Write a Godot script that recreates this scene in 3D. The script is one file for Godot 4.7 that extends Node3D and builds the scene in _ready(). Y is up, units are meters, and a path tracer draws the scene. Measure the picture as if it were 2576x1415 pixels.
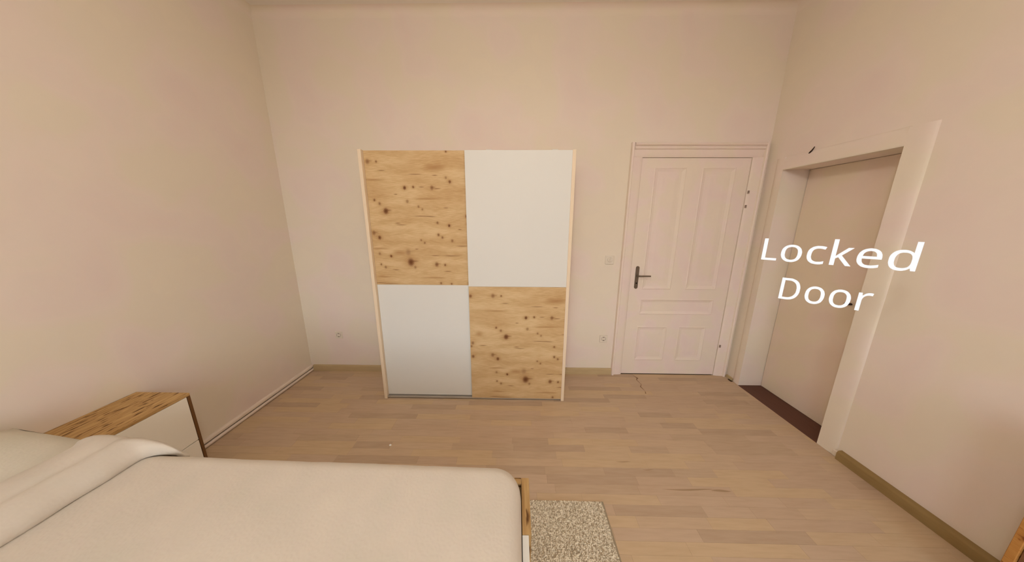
extends Node3D
# A bedroom seen from the foot of the bed: pine-and-white sliding wardrobe, panelled door, recessed locked door.
# World axes: x to the right, y up, z towards the viewer; the camera stands above the origin.

const BACK := -2.6306      # z of the back wall's face
const LEFT := -2.2425      # x of the left wall's face
const RIGHT := 2.2650      # x of the right wall's face
const CASE := 2.2499       # x of the face of the casing round the recessed door
const FRONT := 2.6         # z of the wall behind the viewer
const HIGH := 3.325
const NZ0 := -2.4478       # far side of the recess
const NZ1 := -1.7243       # near side of the recess
const NTOP := 2.0458
const NBACK := 2.4716      # x of the recessed door's face

var M := {}
var rng := RandomNumberGenerator.new()
var used := {}
var lamp_energy := 1.30


# ------------------------------------------------------------------ mesh building
class MB:
	var v := PackedVector3Array()
	var n := PackedVector3Array()
	var t := PackedVector2Array()

	func tri(a: Vector3, b: Vector3, c: Vector3, na: Vector3, nb: Vector3, nc: Vector3, ua := Vector2.ZERO, ub := Vector2.ZERO, uc := Vector2.ZERO) -> void:
		if (b - a).cross(c - a).dot(na + nb + nc) > 0.0:   # front faces run clockwise
			v.append_array([a, c, b]); n.append_array([na, nc, nb]); t.append_array([ua, uc, ub])
		else:
			v.append_array([a, b, c]); n.append_array([na, nb, nc]); t.append_array([ua, ub, uc])

	func flat(a: Vector3, b: Vector3, c: Vector3, out: Vector3) -> void:
		var m := (b - a).cross(c - a)
		if m.length() < 1e-12:
			return
		m = m.normalized()
		if m.dot(out) < 0.0:
			m = -m
		tri(a, b, c, m, m, m)

	func quad(a: Vector3, b: Vector3, c: Vector3, d: Vector3, out: Vector3) -> void:
		flat(a, b, c, out)
		flat(a, c, d, out)

	func quad_uv(a: Vector3, b: Vector3, c: Vector3, d: Vector3, out: Vector3, uvs: Array) -> void:
		tri(a, b, c, out, out, out, uvs[0], uvs[1], uvs[2])
		tri(a, c, d, out, out, out, uvs[0], uvs[2], uvs[3])

	func box(lo: Vector3, hi: Vector3, bev := 0.0) -> void:
		var c := (lo + hi) * 0.5
		var h := (hi - lo) * 0.5
		var b := minf(bev, minf(h.x, minf(h.y, h.z)) * 0.9)
		for ax in 3:
			var u := (ax + 1) % 3
			var w := (ax + 2) % 3
			for s in [-1.0, 1.0]:
				var o := Vector3.ZERO
				o[ax] = s
				var p := []
				for k in [[-1, -1], [1, -1], [1, 1], [-1, 1]]:
					var q := Vector3.ZERO
					q[ax] = s * h[ax]
					q[u] = k[0] * (h[u] - b)
					q[w] = k[1] * (h[w] - b)
					p.append(c + q)
				quad(p[0], p[1], p[2], p[3], o)
		if b <= 0.0:
			return
		for ax in 3:      # chamfered edges along axis ax
			var u := (ax + 1) % 3
			var w := (ax + 2) % 3
			for su in [-1.0, 1.0]:
				for sw in [-1.0, 1.0]:
					var o := Vector3.ZERO
					o[u] = su
					o[w] = sw
					var p := []
					for k in [[-1, 0], [1, 0], [1, 1], [-1, 1]]:
						var q := Vector3.ZERO
						q[ax] = k[0] * (h[ax] - b)
						q[u] = su * (h[u] - (b if k[1] else 0.0))
						q[w] = sw * (h[w] - (0.0 if k[1] else b))
						p.append(c + q)
					quad(p[0], p[1], p[2], p[3], o)
		for sx in [-1.0, 1.0]:
			for sy in [-1.0, 1.0]:
				for sz in [-1.0, 1.0]:
					var s := Vector3(sx, sy, sz)
					flat(c + s * Vector3(h.x, h.y - b, h.z - b), c + s * Vector3(h.x - b, h.y, h.z - b), c + s * Vector3(h.x - b, h.y - b, h.z), s)

	# rows of points -> one smooth sheet; «about» is a point inside, or out_sign flips it
	func sheet(rows: Array, closed := false, up := Vector3.ZERO) -> void:
		var nr := rows.size()
		var nc: int = rows[0].size()
		var nn := []
		for i in nr:
			var r := PackedVector3Array()
			r.resize(nc)
			nn.append(r)
		var mid := Vector3.ZERO
		for i in nr:
			for j in nc:
				mid += rows[i][j]
		mid /= nr * nc
		var lastj := nc if closed else nc - 1
		for i in nr - 1:
			for j in lastj:
				var j2 := (j + 1) % nc
				var f: Vector3 = (rows[i + 1][j2] - rows[i][j]).cross(rows[i][j2] - rows[i + 1][j])
				nn[i][j] += f
				nn[i + 1][j] += f
				nn[i][j2] += f
				nn[i + 1][j2] += f
		var sign := 0.0
		for i in nr:
			for j in nc:
				sign += nn[i][j].dot(up if up != Vector3.ZERO else rows[i][j] - mid)
		var s := 1.0 if sign >= 0.0 else -1.0
		for i in nr:
			for j in nc:
				nn[i][j] = (nn[i][j] * s).normalized() if nn[i][j].length() > 1e-14 else Vector3.UP
		for i in nr - 1:
			for j in lastj:
				var j2 := (j + 1) % nc
				tri(rows[i][j], rows[i][j2], rows[i + 1][j2], nn[i][j], nn[i][j2], nn[i + 1][j2])
				tri(rows[i][j], rows[i + 1][j2], rows[i + 1][j], nn[i][j], nn[i + 1][j2], nn[i + 1][j])

	func disc(center: Vector3, ring: Array, out: Vector3) -> void:
		for j in ring.size():
			flat(center, ring[j], ring[(j + 1) % ring.size()], out)

	# profile (points in 2D, closed) run along a straight line
	func extrude(profile: PackedVector2Array, ax: Vector3, ay: Vector3, from: Vector3, to: Vector3, smooth := false) -> void:
		var k := profile.size()
		var area := 0.0
		for i in k:
			area += profile[i].cross(profile[(i + 1) % k])
		var sg := 1.0 if area > 0.0 else -1.0
		var en := []
		for i in k:
			var e := profile[(i + 1) % k] - profile[i]
			en.append(Vector2(e.y, -e.x).normalized() * sg)
		for i in k:
			var j := (i + 1) % k
			var n0: Vector2 = en[i]
			var n1: Vector2 = en[i]
			if smooth:
				var a0: Vector2 = en[(i - 1 + k) % k]
				var a1: Vector2 = en[j]
				if a0.dot(en[i]) > 0.75: n0 = (a0 + en[i]).normalized()
				if a1.dot(en[i]) > 0.75: n1 = (a1 + en[i]).normalized()
			var p0 := ax * profile[i].x + ay * profile[i].y
			var p1 := ax * profile[j].x + ay * profile[j].y
			var m0 := ax * n0.x + ay * n0.y
			var m1 := ax * n1.x + ay * n1.y
			tri(from + p0, from + p1, to + p1, m0, m1, m1)
			tri(from + p0, to + p1, to + p0, m0, m1, m0)
		var ids := Geometry2D.triangulate_polygon(profile)
		for q in range(0, ids.size(), 3):
			var tr := []
			for w in 3:
				tr.append(ax * profile[ids[q + w]].x + ay * profile[ids[q + w]].y)
			var d := (to - from).normalized()
			flat(to + tr[0], to + tr[1], to + tr[2], d)
			flat(from + tr[0], from + tr[1], from + tr[2], -d)

	func tube(path: Array, radii: Array, sides := 12, squash := Vector3.ONE) -> void:
		var rows := []
		var ref := Vector3.UP
		for i in path.size():
			var d: Vector3 = (path[mini(i + 1, path.size() - 1)] - path[maxi(i - 1, 0)]).normalized()
			if absf(d.dot(ref)) > 0.95:
				ref = Vector3.RIGHT
			var a := d.cross(ref).normalized()
			var b := a.cross(d).normalized()
			var r: float = radii[i] if radii.size() > 1 else radii[0]
			var row := []
			for k in sides:
				var g := TAU * k / sides
				row.append(path[i] + (a * cos(g) + b * sin(g)) * r * squash)
			rows.append(row)
		sheet(rows, true)
		disc(path[0], rows[0], path[0] - path[1])
		disc(path[-1], rows[-1], path[-1] - path[-2])

	# turned shape about the axis «dir» through «at»: profile of (distance along axis, radius)
	func lathe(at: Vector3, dir: Vector3, profile: Array, sides := 24) -> void:
		var a := dir.cross(Vector3.UP if absf(dir.y) < 0.9 else Vector3.RIGHT).normalized()
		var b := a.cross(dir).normalized()
		var rows := []
		for p in profile:
			var row := []
			for k in sides:
				var g := TAU * k / sides
				row.append(at + dir * p[0] + (a * cos(g) + b * sin(g)) * maxf(p[1], 1e-5))
			rows.append(row)
		for i in rows.size() - 1:   # each band flat-shaded along the profile, smooth round it
			var e := Vector2(profile[i + 1][0] - profile[i][0], profile[i + 1][1] - profile[i][1]).normalized()
			for k in sides:
				var k2 := (k + 1) % sides
				var g0 := TAU * k / sides
				var g1 := TAU * (k + 1) / sides
				var n0 := (a * cos(g0) + b * sin(g0)) * e.x - dir * e.y
				var n1 := (a * cos(g1) + b * sin(g1)) * e.x - dir * e.y
				tri(rows[i][k], rows[i][k2], rows[i + 1][k2], n0, n1, n1)
				tri(rows[i][k], rows[i + 1][k2], rows[i + 1][k], n0, n1, n0)

	func mesh(origin := Vector3.ZERO) -> ArrayMesh:
		var a := []
		a.resize(Mesh.ARRAY_MAX)
		var w := v
		if origin != Vector3.ZERO:
			w = PackedVector3Array()
			w.resize(v.size())
			for i in v.size():
				w[i] = v[i] - origin
		a[Mesh.ARRAY_VERTEX] = w
		a[Mesh.ARRAY_NORMAL] = n
		a[Mesh.ARRAY_TEX_UV] = t
		var m := ArrayMesh.new()
		m.add_surface_from_arrays(Mesh.PRIMITIVE_TRIANGLES, a)
		return m


func where(o: Node) -> Vector3:
	var p := Vector3.ZERO
	while o is Node3D and o != self:
		p += o.position
		o = o.get_parent()
	return p


# one mesh, given in world coordinates, under «parent»; its own origin is «at»
func obj(called: String, mb: MB, mat: Material, parent: Node3D = null, at = null) -> MeshInstance3D:
	var up: Node3D = parent if parent else self
	var base := where(up) if parent else Vector3.ZERO
	var origin: Vector3 = base if at == null else at
	var o := MeshInstance3D.new()
	o.mesh = mb.mesh(origin)
	o.mesh.surface_set_material(0, mat)
	o.position = origin - base
	o.cast_shadow = GeometryInstance3D.SHADOW_CASTING_SETTING_ON
	put_in(o, called, up)
	return o


func put_in(o: Node3D, called: String, up: Node3D) -> void:
	var key := "%d/%s" % [up.get_instance_id(), called]
	used[key] = used.get(key, -1) + 1
	o.name = called if used[key] == 0 else "%s_%03d" % [called, used[key]]
	up.add_child(o, true)


func tag(o: Node3D, label: String, category: String, group := "", kind := "") -> Node3D:
	o.set_meta("label", label)
	o.set_meta("category", category)
	if group:
		o.set_meta("group", group)
	if kind:
		o.set_meta("kind", kind)
	return o


func thing(called: String, label: String, category: String, at: Vector3, group := "", kind := "") -> Node3D:
	var o := Node3D.new()
	o.position = at
	put_in(o, called, self)
	tag(o, label, category, group, kind)
	return o


# ------------------------------------------------------------------ materials
func ramp(stops: Array) -> Gradient:
	var g := Gradient.new()
	var offs := PackedFloat32Array()
	var cols := PackedColorArray()
	for s in stops:
		offs.append(s[0])
		cols.append(s[1])
	g.offsets = offs
	g.colors = cols
	return g


func noise_tex(sd: int, freq: float, stops: Array, size := 512, oct := 4, type := FastNoiseLite.TYPE_SIMPLEX_SMOOTH) -> NoiseTexture2D:
	var f := FastNoiseLite.new()
	f.seed = sd
	f.noise_type = type
	f.frequency = freq
	f.fractal_octaves = oct
	var t := NoiseTexture2D.new()
	t.width = size
	t.height = size
	t.seamless = true
	t.noise = f
	if stops:
		t.color_ramp = ramp(stops)
	return t


func plain(c: Color, rough := 0.8, spec := 0.3) -> StandardMaterial3D:
	var m := StandardMaterial3D.new()
	m.albedo_color = c
	m.roughness = rough
	m.metallic_specular = spec
	return m


func world_map(m: StandardMaterial3D, tex: Texture2D, scale: Vector3) -> StandardMaterial3D:
	m.albedo_texture = tex
	m.uv1_triplanar = true
	m.uv1_world_triplanar = true
	m.uv1_scale = scale
	m.uv1_triplanar_sharpness = 4.0
	return m


func relief(m: StandardMaterial3D, tex: Texture2D, strength: float) -> StandardMaterial3D:
	m.normal_enabled = true
	m.normal_texture = tex
	m.normal_scale = strength
	return m


func bumps(sd: int, freq: float, size: int, oct: int, strength := 4.0) -> NoiseTexture2D:
	var t := noise_tex(sd, freq, [], size, oct)
	t.as_normal_map = true
	t.bump_strength = strength
	return t


# pine décor with knots and thin dark streaks, laid out as on the wardrobe; u runs -0.25..1, v 0..1
func pine_image() -> ImageTexture:
	var w := 760
	var h := 700
	var fine := FastNoiseLite.new()
	fine.seed = 5
	fine.frequency = 1.0
	fine.fractal_octaves = 3
	var broad := FastNoiseLite.new()
	broad.seed = 9
	broad.frequency = 1.0
	broad.fractal_octaves = 3
	var im := Image.create(w, h, false, Image.FORMAT_RGB8)
	var light := Color(0.870, 0.752, 0.570)
	var deep := Color(0.765, 0.612, 0.420)
	for y in h:
		var vv := float(y) / h
		for x in w:
			var u := float(x) / w * 1.25 - 0.25
			var warp := broad.get_noise_2d(u * 1.6 + 40.0, vv * 5.0) * 0.018
			var b := broad.get_noise_2d(u * 1.3, (vv + warp) * 9.0)
			var f := fine.get_noise_2d(u * 9.0, (vv + warp) * 170.0)
			var s := clampf(0.40 + b * 0.58 + f * 0.46, 0.0, 1.0)
			im.set_pixel(x, y, light.lerp(deep, s))
	var brown := Color(0.40, 0.235, 0.125)
	for k in knots():
		var u0: float = k[0]
		var v0: float = k[1]
		var r: float = k[2] * 1.2
		blot(im, u0, v0, r * 2.6, r * 1.6, Color(0.62, 0.43, 0.25), 0.48 * k[3], 1.5)
		blot(im, u0, v0, r * 1.0, r * 0.95, brown, 0.95 * k[3], 1.0)
		if r > 0.02:
			blot(im, u0 + r * 0.9, v0 - r * 0.2, r * 1.3, r * 0.25, brown, 0.4 * k[3], 1.0)
	for k in streaks():
		blot(im, k[0], k[1], k[2], 0.0044, brown, 0.52, 1.0)
	for k in [[0.68, 0.115, 0.13, 0.035], [0.06, 0.20, 0.16, 0.010], [0.58, 0.335, 0.17, 0.010], [0.07, 0.71, 0.13, 0.010], [0.62, 0.94, 0.16, 0.010], [0.08, 0.935, 0.10, 0.008], [0.27, 0.74, 0.08, 0.025], [-0.12, 0.40, 0.05, 0.03]]:
		blot(im, k[0], k[1], k[2], k[3], Color(0.64, 0.45, 0.27), 0.55, 1.4)
	return ImageTexture.create_from_image(im)


func knots() -> Array:
	var a := []
	a.append_array([[0.032, 0.074, 0.019, 0.5], [0.117, 0.074, 0.009, 0.7], [0.801, 0.006, 0.009, 0.8], [0.376, 0.257, 0.015, 1.0], [0.462, 0.251, 0.010, 0.8]])
	a.append_array([[0.647, 0.256, 0.017, 0.6], [0.790, 0.185, 0.011, 0.4], [0.827, 0.214, 0.013, 0.8], [0.063, 0.345, 0.011, 0.7], [0.112, 0.371, 0.013, 0.5]])
	a.append_array([[0.168, 0.425, 0.024, 1.0], [0.393, 0.354, 0.015, 0.4], [0.502, 0.392, 0.010, 0.5], [0.539, 0.412, 0.010, 0.4], [0.984, 0.462, 0.013, 0.9]])
	a.append_array([[0.991, 0.517, 0.011, 0.9], [0.684, 0.511, 0.011, 0.6], [0.802, 0.532, 0.012, 1.0], [0.023, 0.589, 0.019, 0.5], [0.078, 0.625, 0.016, 0.9]])
	a.append_array([[0.688, 0.602, 0.012, 0.7], [0.727, 0.622, 0.011, 0.6], [0.506, 0.643, 0.009, 0.5], [0.541, 0.664, 0.010, 0.5], [0.827, 0.647, 0.013, 0.5]])
	a.append_array([[0.062, 0.750, 0.013, 0.4], [0.180, 0.769, 0.011, 1.0], [0.362, 0.738, 0.027, 0.3], [0.383, 0.816, 0.032, 1.0], [0.425, 0.857, 0.013, 0.4]])
	a.append_array([[0.653, 0.833, 0.019, 0.7], [0.741, 0.837, 0.011, 0.7], [0.067, 0.835, 0.010, 0.6], [0.111, 0.857, 0.012, 0.5], [0.688, 0.985, 0.011, 0.6]])
	a.append_array([[0.801, 0.990, 0.009, 0.7], [0.991, 0.985, 0.011, 0.9], [-0.20, 0.077, 0.016, 0.7], [-0.19, 0.483, 0.016, 0.5], [-0.205, 0.512, 0.012, 0.5], [-0.19, 0.605, 0.016, 0.7]])
	return a


func streaks() -> Array:
	var a := []
	a.append_array([[0.160, 0.136, 0.043], [0.485, 0.162, 0.081], [0.681, 0.169, 0.032], [0.543, 0.251, 0.032], [0.697, 0.262, 0.043], [0.282, 0.303, 0.022], [0.776, 0.401, 0.032]])
	a.append_array([[0.535, 0.462, 0.108], [0.312, 0.528, 0.065], [0.279, 0.515, 0.032], [0.909, 0.561, 0.022], [0.920, 0.688, 0.065], [0.810, 0.764, 0.108], [0.647, 0.763, 0.054]])
	a.append_array([[0.453, 0.713, 0.022], [0.221, 0.878, 0.043], [0.767, 0.888, 0.043], [0.038, 0.985, 0.065], [0.146, 0.989, 0.108], [-0.08, 0.505, 0.05], [0.62, 0.465, 0.06]])
	return a


func blot(im: Image, u0: float, v0: float, ru: float, rv: float, c: Color, k: float, soft: float) -> void:
	var w := im.get_width()
	var h := im.get_height()
	var cx := (u0 + 0.25) / 1.25 * w
	var cy := v0 * h
	var rx := ru / 1.25 * w
	var ry := rv * h
	for y in range(int(cy - ry * 1.6) - 1, int(cy + ry * 1.6) + 2):
		for x in range(int(cx - rx * 1.4) - 1, int(cx + rx * 1.4) + 2):
			if y < 0 or y >= h:
				continue
			var xx := posmod(x, w)
			var dx := (x - cx) / maxf(rx, 0.5)
			var dy := (y - cy) / maxf(ry, 0.5)
			var d := sqrt(dx * dx + dy * dy) + 0.18 * sin(x * 0.9 + y * 0.6)
			var f := clampf(1.0 - pow(maxf(d, 0.0), 1.6 / soft), 0.0, 1.0)
			if f > 0.0:
				im.set_pixel(xx, y, im.get_pixel(xx, y).lerp(c, f * k))


# streaky dark oak; grain along u
func oak_image(upright: bool) -> ImageTexture:
	var w := 512
	var h := 256
	var f := FastNoiseLite.new()
	f.seed = 21
	f.frequency = 1.0
	f.fractal_octaves = 4
	var im := Image.create(w, h, false, Image.FORMAT_RGB8)
	var light := Color(0.805, 0.655, 0.440)
	var mid := Color(0.690, 0.535, 0.335)
	var dark := Color(0.36, 0.23, 0.115)
	for y in h:
		for x in w:
			var u := float(x) / w
			var vv := float(y) / h
			var a := f.get_noise_2d(u * 2.6, vv * 26.0)
			var b := f.get_noise_2d(u * 1.4 + 20.0, vv * 9.0 + 3.0)
			var s := f.get_noise_2d(u * 3.2 + 50.0, vv * 17.0 + 9.0)
			var c := light.lerp(mid, clampf(0.45 + a * 0.9 + b * 0.5, 0.0, 1.0))
			c = c.lerp(dark, clampf((s - 0.24) * 3.6, 0.0, 0.9))
			im.set_pixel(x, y, c)
	if upright:
		im.rotate_90(CLOCKWISE)
	return ImageTexture.create_from_image(im)


func materials() -> void:
	var bump := bumps(31, 0.02, 512, 4)
	# wall paint: mottled between a pinkish and a yellowish cream
	var wall_tex := noise_tex(3, 0.006, [[0.0, Color(0.99, 0.938, 0.935)], [0.40, Color(0.997, 0.958, 0.94)], [0.60, Color(0.99, 0.962, 0.918)], [1.0, Color(0.995, 0.968, 0.92)]], 512, 3)
	M.wall = relief(world_map(plain(Color(0.934, 0.906, 0.864), 0.92, 0.2), wall_tex, Vector3(0.42, 0.42, 0.42)), bump, 0.10)
	M.ceiling = plain(Color(0.935, 0.90, 0.855), 0.95, 0.2)
	M.door_paint = relief(world_map(plain(Color(0.940, 0.902, 0.868), 0.6, 0.3), wall_tex, Vector3(0.9, 0.9, 0.9)), bump, 0.05)
	M.locked_paint = world_map(plain(Color(0.930, 0.888, 0.825), 0.75, 0.25), wall_tex, Vector3(0.6, 0.6, 0.6))
	# floor strips
	var grain := noise_tex(12, 0.012, [[0.0, Color(0.955, 0.945, 0.935)], [0.5, Color(0.98, 0.977, 0.972)], [1.0, Color(1.0, 1.0, 1.0)]], 512, 5)
	M.planks = []
	for c in [Color(0.805, 0.700, 0.588), Color(0.811, 0.705, 0.580), Color(0.799, 0.695, 0.593), Color(0.817, 0.710, 0.578), Color(0.790, 0.684, 0.581), Color(0.778, 0.676, 0.570), Color(0.756, 0.655, 0.554)]:
		var m := world_map(plain(c, 0.72, 0.25), grain, Vector3(0.7, 6.0, 6.0))
		M.planks.append(m)
	M.underfloor = plain(Color(0.38, 0.29, 0.21), 0.9, 0.2)
	M.skirting = world_map(plain(Color(0.770, 0.675, 0.515), 0.7, 0.3), grain, Vector3(0.8, 5.0, 0.8))
	M.skirting_dark = world_map(plain(Color(0.605, 0.500, 0.325), 0.7, 0.3), grain, Vector3(0.8, 5.0, 0.8))
	M.duct = plain(Color(0.925, 0.86, 0.80), 0.55, 0.35)
	M.slit = plain(Color(0.22, 0.15, 0.11), 0.9, 0.2)
	M.threshold = relief(world_map(plain(Color(0.410, 0.280, 0.230), 0.65, 0.3), grain, Vector3(5.0, 5.0, 0.8)), bump, 0.1)
	# furniture
	var pine := pine_image()
	M.pine = plain(Color(1, 1, 1), 0.62, 0.3)
	M.pine.albedo_texture = pine
	M.white = plain(Color(0.895, 0.882, 0.850), 0.55, 0.35)
	M.pale_edge = plain(Color(0.935, 0.850, 0.735), 0.6, 0.3)
	M.rail = plain(Color(0.70, 0.66, 0.61), 0.5, 0.4)
	M.rail.metallic = 0.25
	M.shade = plain(Color(0.42, 0.36, 0.30), 0.9, 0.2)
	var oak := oak_image(false)
	M.oak_top = plain(Color(1, 1, 1), 0.6, 0.3)
	M.oak_top.albedo_texture = oak
	M.oak = world_map(plain(Color(0.93, 0.93, 0.93), 0.6, 0.3), oak, Vector3(1.6, 1.6, 1.6))
	M.oak_post = world_map(plain(Color(0.95, 0.95, 0.95), 0.6, 0.3), oak_image(true), Vector3(2.2, 1.6, 1.6))
	M.oak_dark = plain(Color(0.47, 0.33, 0.20), 0.7, 0.25)
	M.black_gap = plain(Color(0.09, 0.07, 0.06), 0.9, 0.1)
	M.drawer_white = plain(Color(0.975, 0.945, 0.885), 0.6, 0.3)
	# bedding
	var weave := bumps(44, 0.22, 256, 2)
	var crumple := noise_tex(45, 0.012, [[0.0, Color(0.965, 0.965, 0.95)], [0.5, Color(0.985, 0.975, 0.965)], [1.0, Color(1.0, 0.99, 0.975)]], 256, 3)
	M.sheet = relief(world_map(plain(Color(0.845, 0.805, 0.752), 0.9, 0.2), crumple, Vector3(1.3, 1.3, 1.3)), weave, 0.06)
	M.sheet.rim_enabled = true
	M.sheet.rim = 0.2
	M.pillow = relief(world_map(plain(Color(0.845, 0.815, 0.752), 0.9, 0.2), crumple, Vector3(1.7, 1.7, 1.7)), weave, 0.06)
	# rug
	M.rug_back = plain(Color(0.62, 0.56, 0.47), 0.95, 0.1)
	M.pile = plain(Color(1, 1, 1), 0.95, 0.1)
	M.pile.vertex_color_use_as_albedo = true
	# small parts
	M.plastic = plain(Color(0.90, 0.85, 0.775), 0.45, 0.4)
	M.socket_dark = plain(Color(0.36, 0.28, 0.22), 0.6, 0.3)
	M.socket_well = plain(Color(0.74, 0.67, 0.60), 0.5, 0.35)
	M.bronze = plain(Color(0.46, 0.40, 0.34), 0.42, 0.5)
	M.bronze.metallic = 0.55
	M.wire = plain(Color(0.20, 0.13, 0.10), 0.6, 0.3)
	M.hinge = plain(Color(0.58, 0.50, 0.45), 0.6, 0.3)
	M.scrap = plain(Color(0.97, 0.96, 0.94), 0.7, 0.3)
	M.mark = plain(Color(0.56, 0.45, 0.35), 0.85, 0.2)
	M.mark_soft = plain(Color(0.66, 0.555, 0.44), 0.8, 0.2)
	M.glass = StandardMaterial3D.new()
	M.glass.transparency = BaseMaterial3D.TRANSPARENCY_ALPHA
	M.glass.albedo_color = Color(0.96, 0.98, 0.98, 0.06)
	M.glass.roughness = 0.02
	M.lettering = StandardMaterial3D.new()
	M.lettering.shading_mode = BaseMaterial3D.SHADING_MODE_UNSHADED
	M.lettering.albedo_color = Color(1, 1, 1)
	M.cabinet_pine = plain(Color(0.90, 0.76, 0.56), 0.5, 0.35)
	M.cabinet_pine.albedo_texture = pine
	M.cabinet_pine.uv1_triplanar = true
	M.cabinet_pine.uv1_world_triplanar = true
	M.cabinet_pine.uv1_scale = Vector3(3.0, 3.0, 3.0)
	M.cabinet_shaded = world_map(plain(Color(0.52, 0.37, 0.255), 0.7, 0.25), grain, Vector3(2.0, 2.0, 2.0))  # shaded pine boards: the shade is put into this dark brown


# ------------------------------------------------------------------ the room
func outline(x0: float, y0: float, x1: float, y1: float) -> PackedVector2Array:
	return PackedVector2Array([Vector2(x0, y0), Vector2(x1, y0), Vector2(x1, y1), Vector2(x0, y1)])


func room() -> void:
	var b := MB.new()
	b.box(Vector3(LEFT - 0.2, -0.12, BACK - 0.2), Vector3(LEFT, HIGH, FRONT + 0.2))
	tag(obj("wall_left", b, M.wall, null, Vector3(LEFT - 0.1, 0, 0)), "plain cream plaster wall behind the nightstand and bed head", "wall", "", "structure")

	b = MB.new()     # the back wall, with a shallow recess for the panelled door
	var x1 := RIGHT + 0.3
	b.box(Vector3(LEFT, -0.12, BACK - 0.2), Vector3(1.139, HIGH, BACK))
	b.box(Vector3(2.1268, -0.12, BACK - 0.2), Vector3(x1, HIGH, BACK))
	b.box(Vector3(1.139, 2.1825, BACK - 0.2), Vector3(2.1268, HIGH, BACK))
	b.box(Vector3(1.139, -0.12, BACK - 0.2), Vector3(2.1268, 2.1825, BACK - 0.07))
	tag(obj("wall_back", b, M.wall, null, Vector3(0, 0, BACK - 0.1)), "cream plaster wall with pinkish patches behind the wardrobe", "wall", "", "structure")

	b = MB.new()     # the right wall, with the deep recess of the locked door
	b.box(Vector3(RIGHT, -0.12, BACK), Vector3(RIGHT + 0.3, HIGH, NZ0))
	b.box(Vector3(RIGHT, NTOP, NZ0), Vector3(RIGHT + 0.3, HIGH, NZ1))
	b.box(Vector3(RIGHT, -0.12, NZ1), Vector3(RIGHT + 0.3, HIGH, FRONT + 0.2))
	b.box(Vector3(NBACK + 0.04, -0.12, NZ0), Vector3(RIGHT + 0.3, NTOP, NZ1))
	tag(obj("wall_right", b, M.wall, null, Vector3(RIGHT + 0.15, 0, 0)), "cream plaster wall around the recessed locked door", "wall", "", "structure")

	b = MB.new()     # the wall behind the viewer, with two tall openings added to let in daylight
	for q in [[LEFT, -1.80, -0.12, HIGH], [-0.45, 0.45, -0.12, HIGH], [1.80, RIGHT, -0.12, HIGH], [-1.80, -0.45, -0.12, 0.40], [0.45, 1.80, -0.12, 0.40], [-1.80, -0.45, 3.0, HIGH], [0.45, 1.80, 3.0, HIGH]]:
		b.box(Vector3(q[0], q[2], FRONT), Vector3(q[1], q[3], FRONT + 0.2))
	tag(obj("wall_front", b, M.wall, null, Vector3(0, 0, FRONT + 0.1)), "cream plaster wall behind the viewer, with two tall openings added for daylight", "wall", "", "structure")

	b = MB.new()
	b.box(Vector3(LEFT - 0.2, HIGH, BACK - 0.2), Vector3(RIGHT + 0.3, HIGH + 0.15, FRONT + 0.2))
	tag(obj("ceiling", b, M.ceiling, null, Vector3(0, HIGH, 0)), "plain pale ceiling above the coved top of the walls", "ceiling", "", "structure")

	# coved tops of the walls
	var cove := PackedVector2Array([Vector2(0, 0)])
	for i in range(0, 9):
		var g := PI / 2 * i / 8.0
		cove.append(Vector2(0.06 - 0.06 * cos(g), -0.06 + 0.06 * sin(g)))
	var runs := [
		[Vector3(LEFT, HIGH, BACK), Vector3(RIGHT, HIGH, BACK), Vector3(0, 0, 1), "coved plaster strip along the top of the wardrobe wall"],
		[Vector3(LEFT, HIGH, BACK), Vector3(LEFT, HIGH, FRONT), Vector3(1, 0, 0), "coved plaster strip along the top of the nightstand wall"],
		[Vector3(RIGHT, HIGH, BACK), Vector3(RIGHT, HIGH, FRONT), Vector3(-1, 0, 0), "coved plaster strip along the top of the locked door wall"],
		[Vector3(LEFT, HIGH, FRONT), Vector3(RIGHT, HIGH, FRONT), Vector3(0, 0, -1), "coved plaster strip along the top of the wall behind the viewer"]]
	for k in runs.size():
		b = MB.new()
		b.extrude(cove, runs[k][2], Vector3.UP, runs[k][0], runs[k][1], true)
		tag(obj("trim_%d" % (k + 1), b, M.wall, null, (runs[k][0] + runs[k][1]) * 0.5), runs[k][3], "cove", "", "structure")
	floor_strips()
	skirtings()
	panelled_door()
	locked_door()
	fill_window(1, -1.80, -0.45, "tall white casement added for fill daylight behind the viewer, nearer the bed head")
	fill_window(2, 0.45, 1.80, "tall white casement added for fill daylight behind the viewer, nearer the low cabinet")


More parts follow.
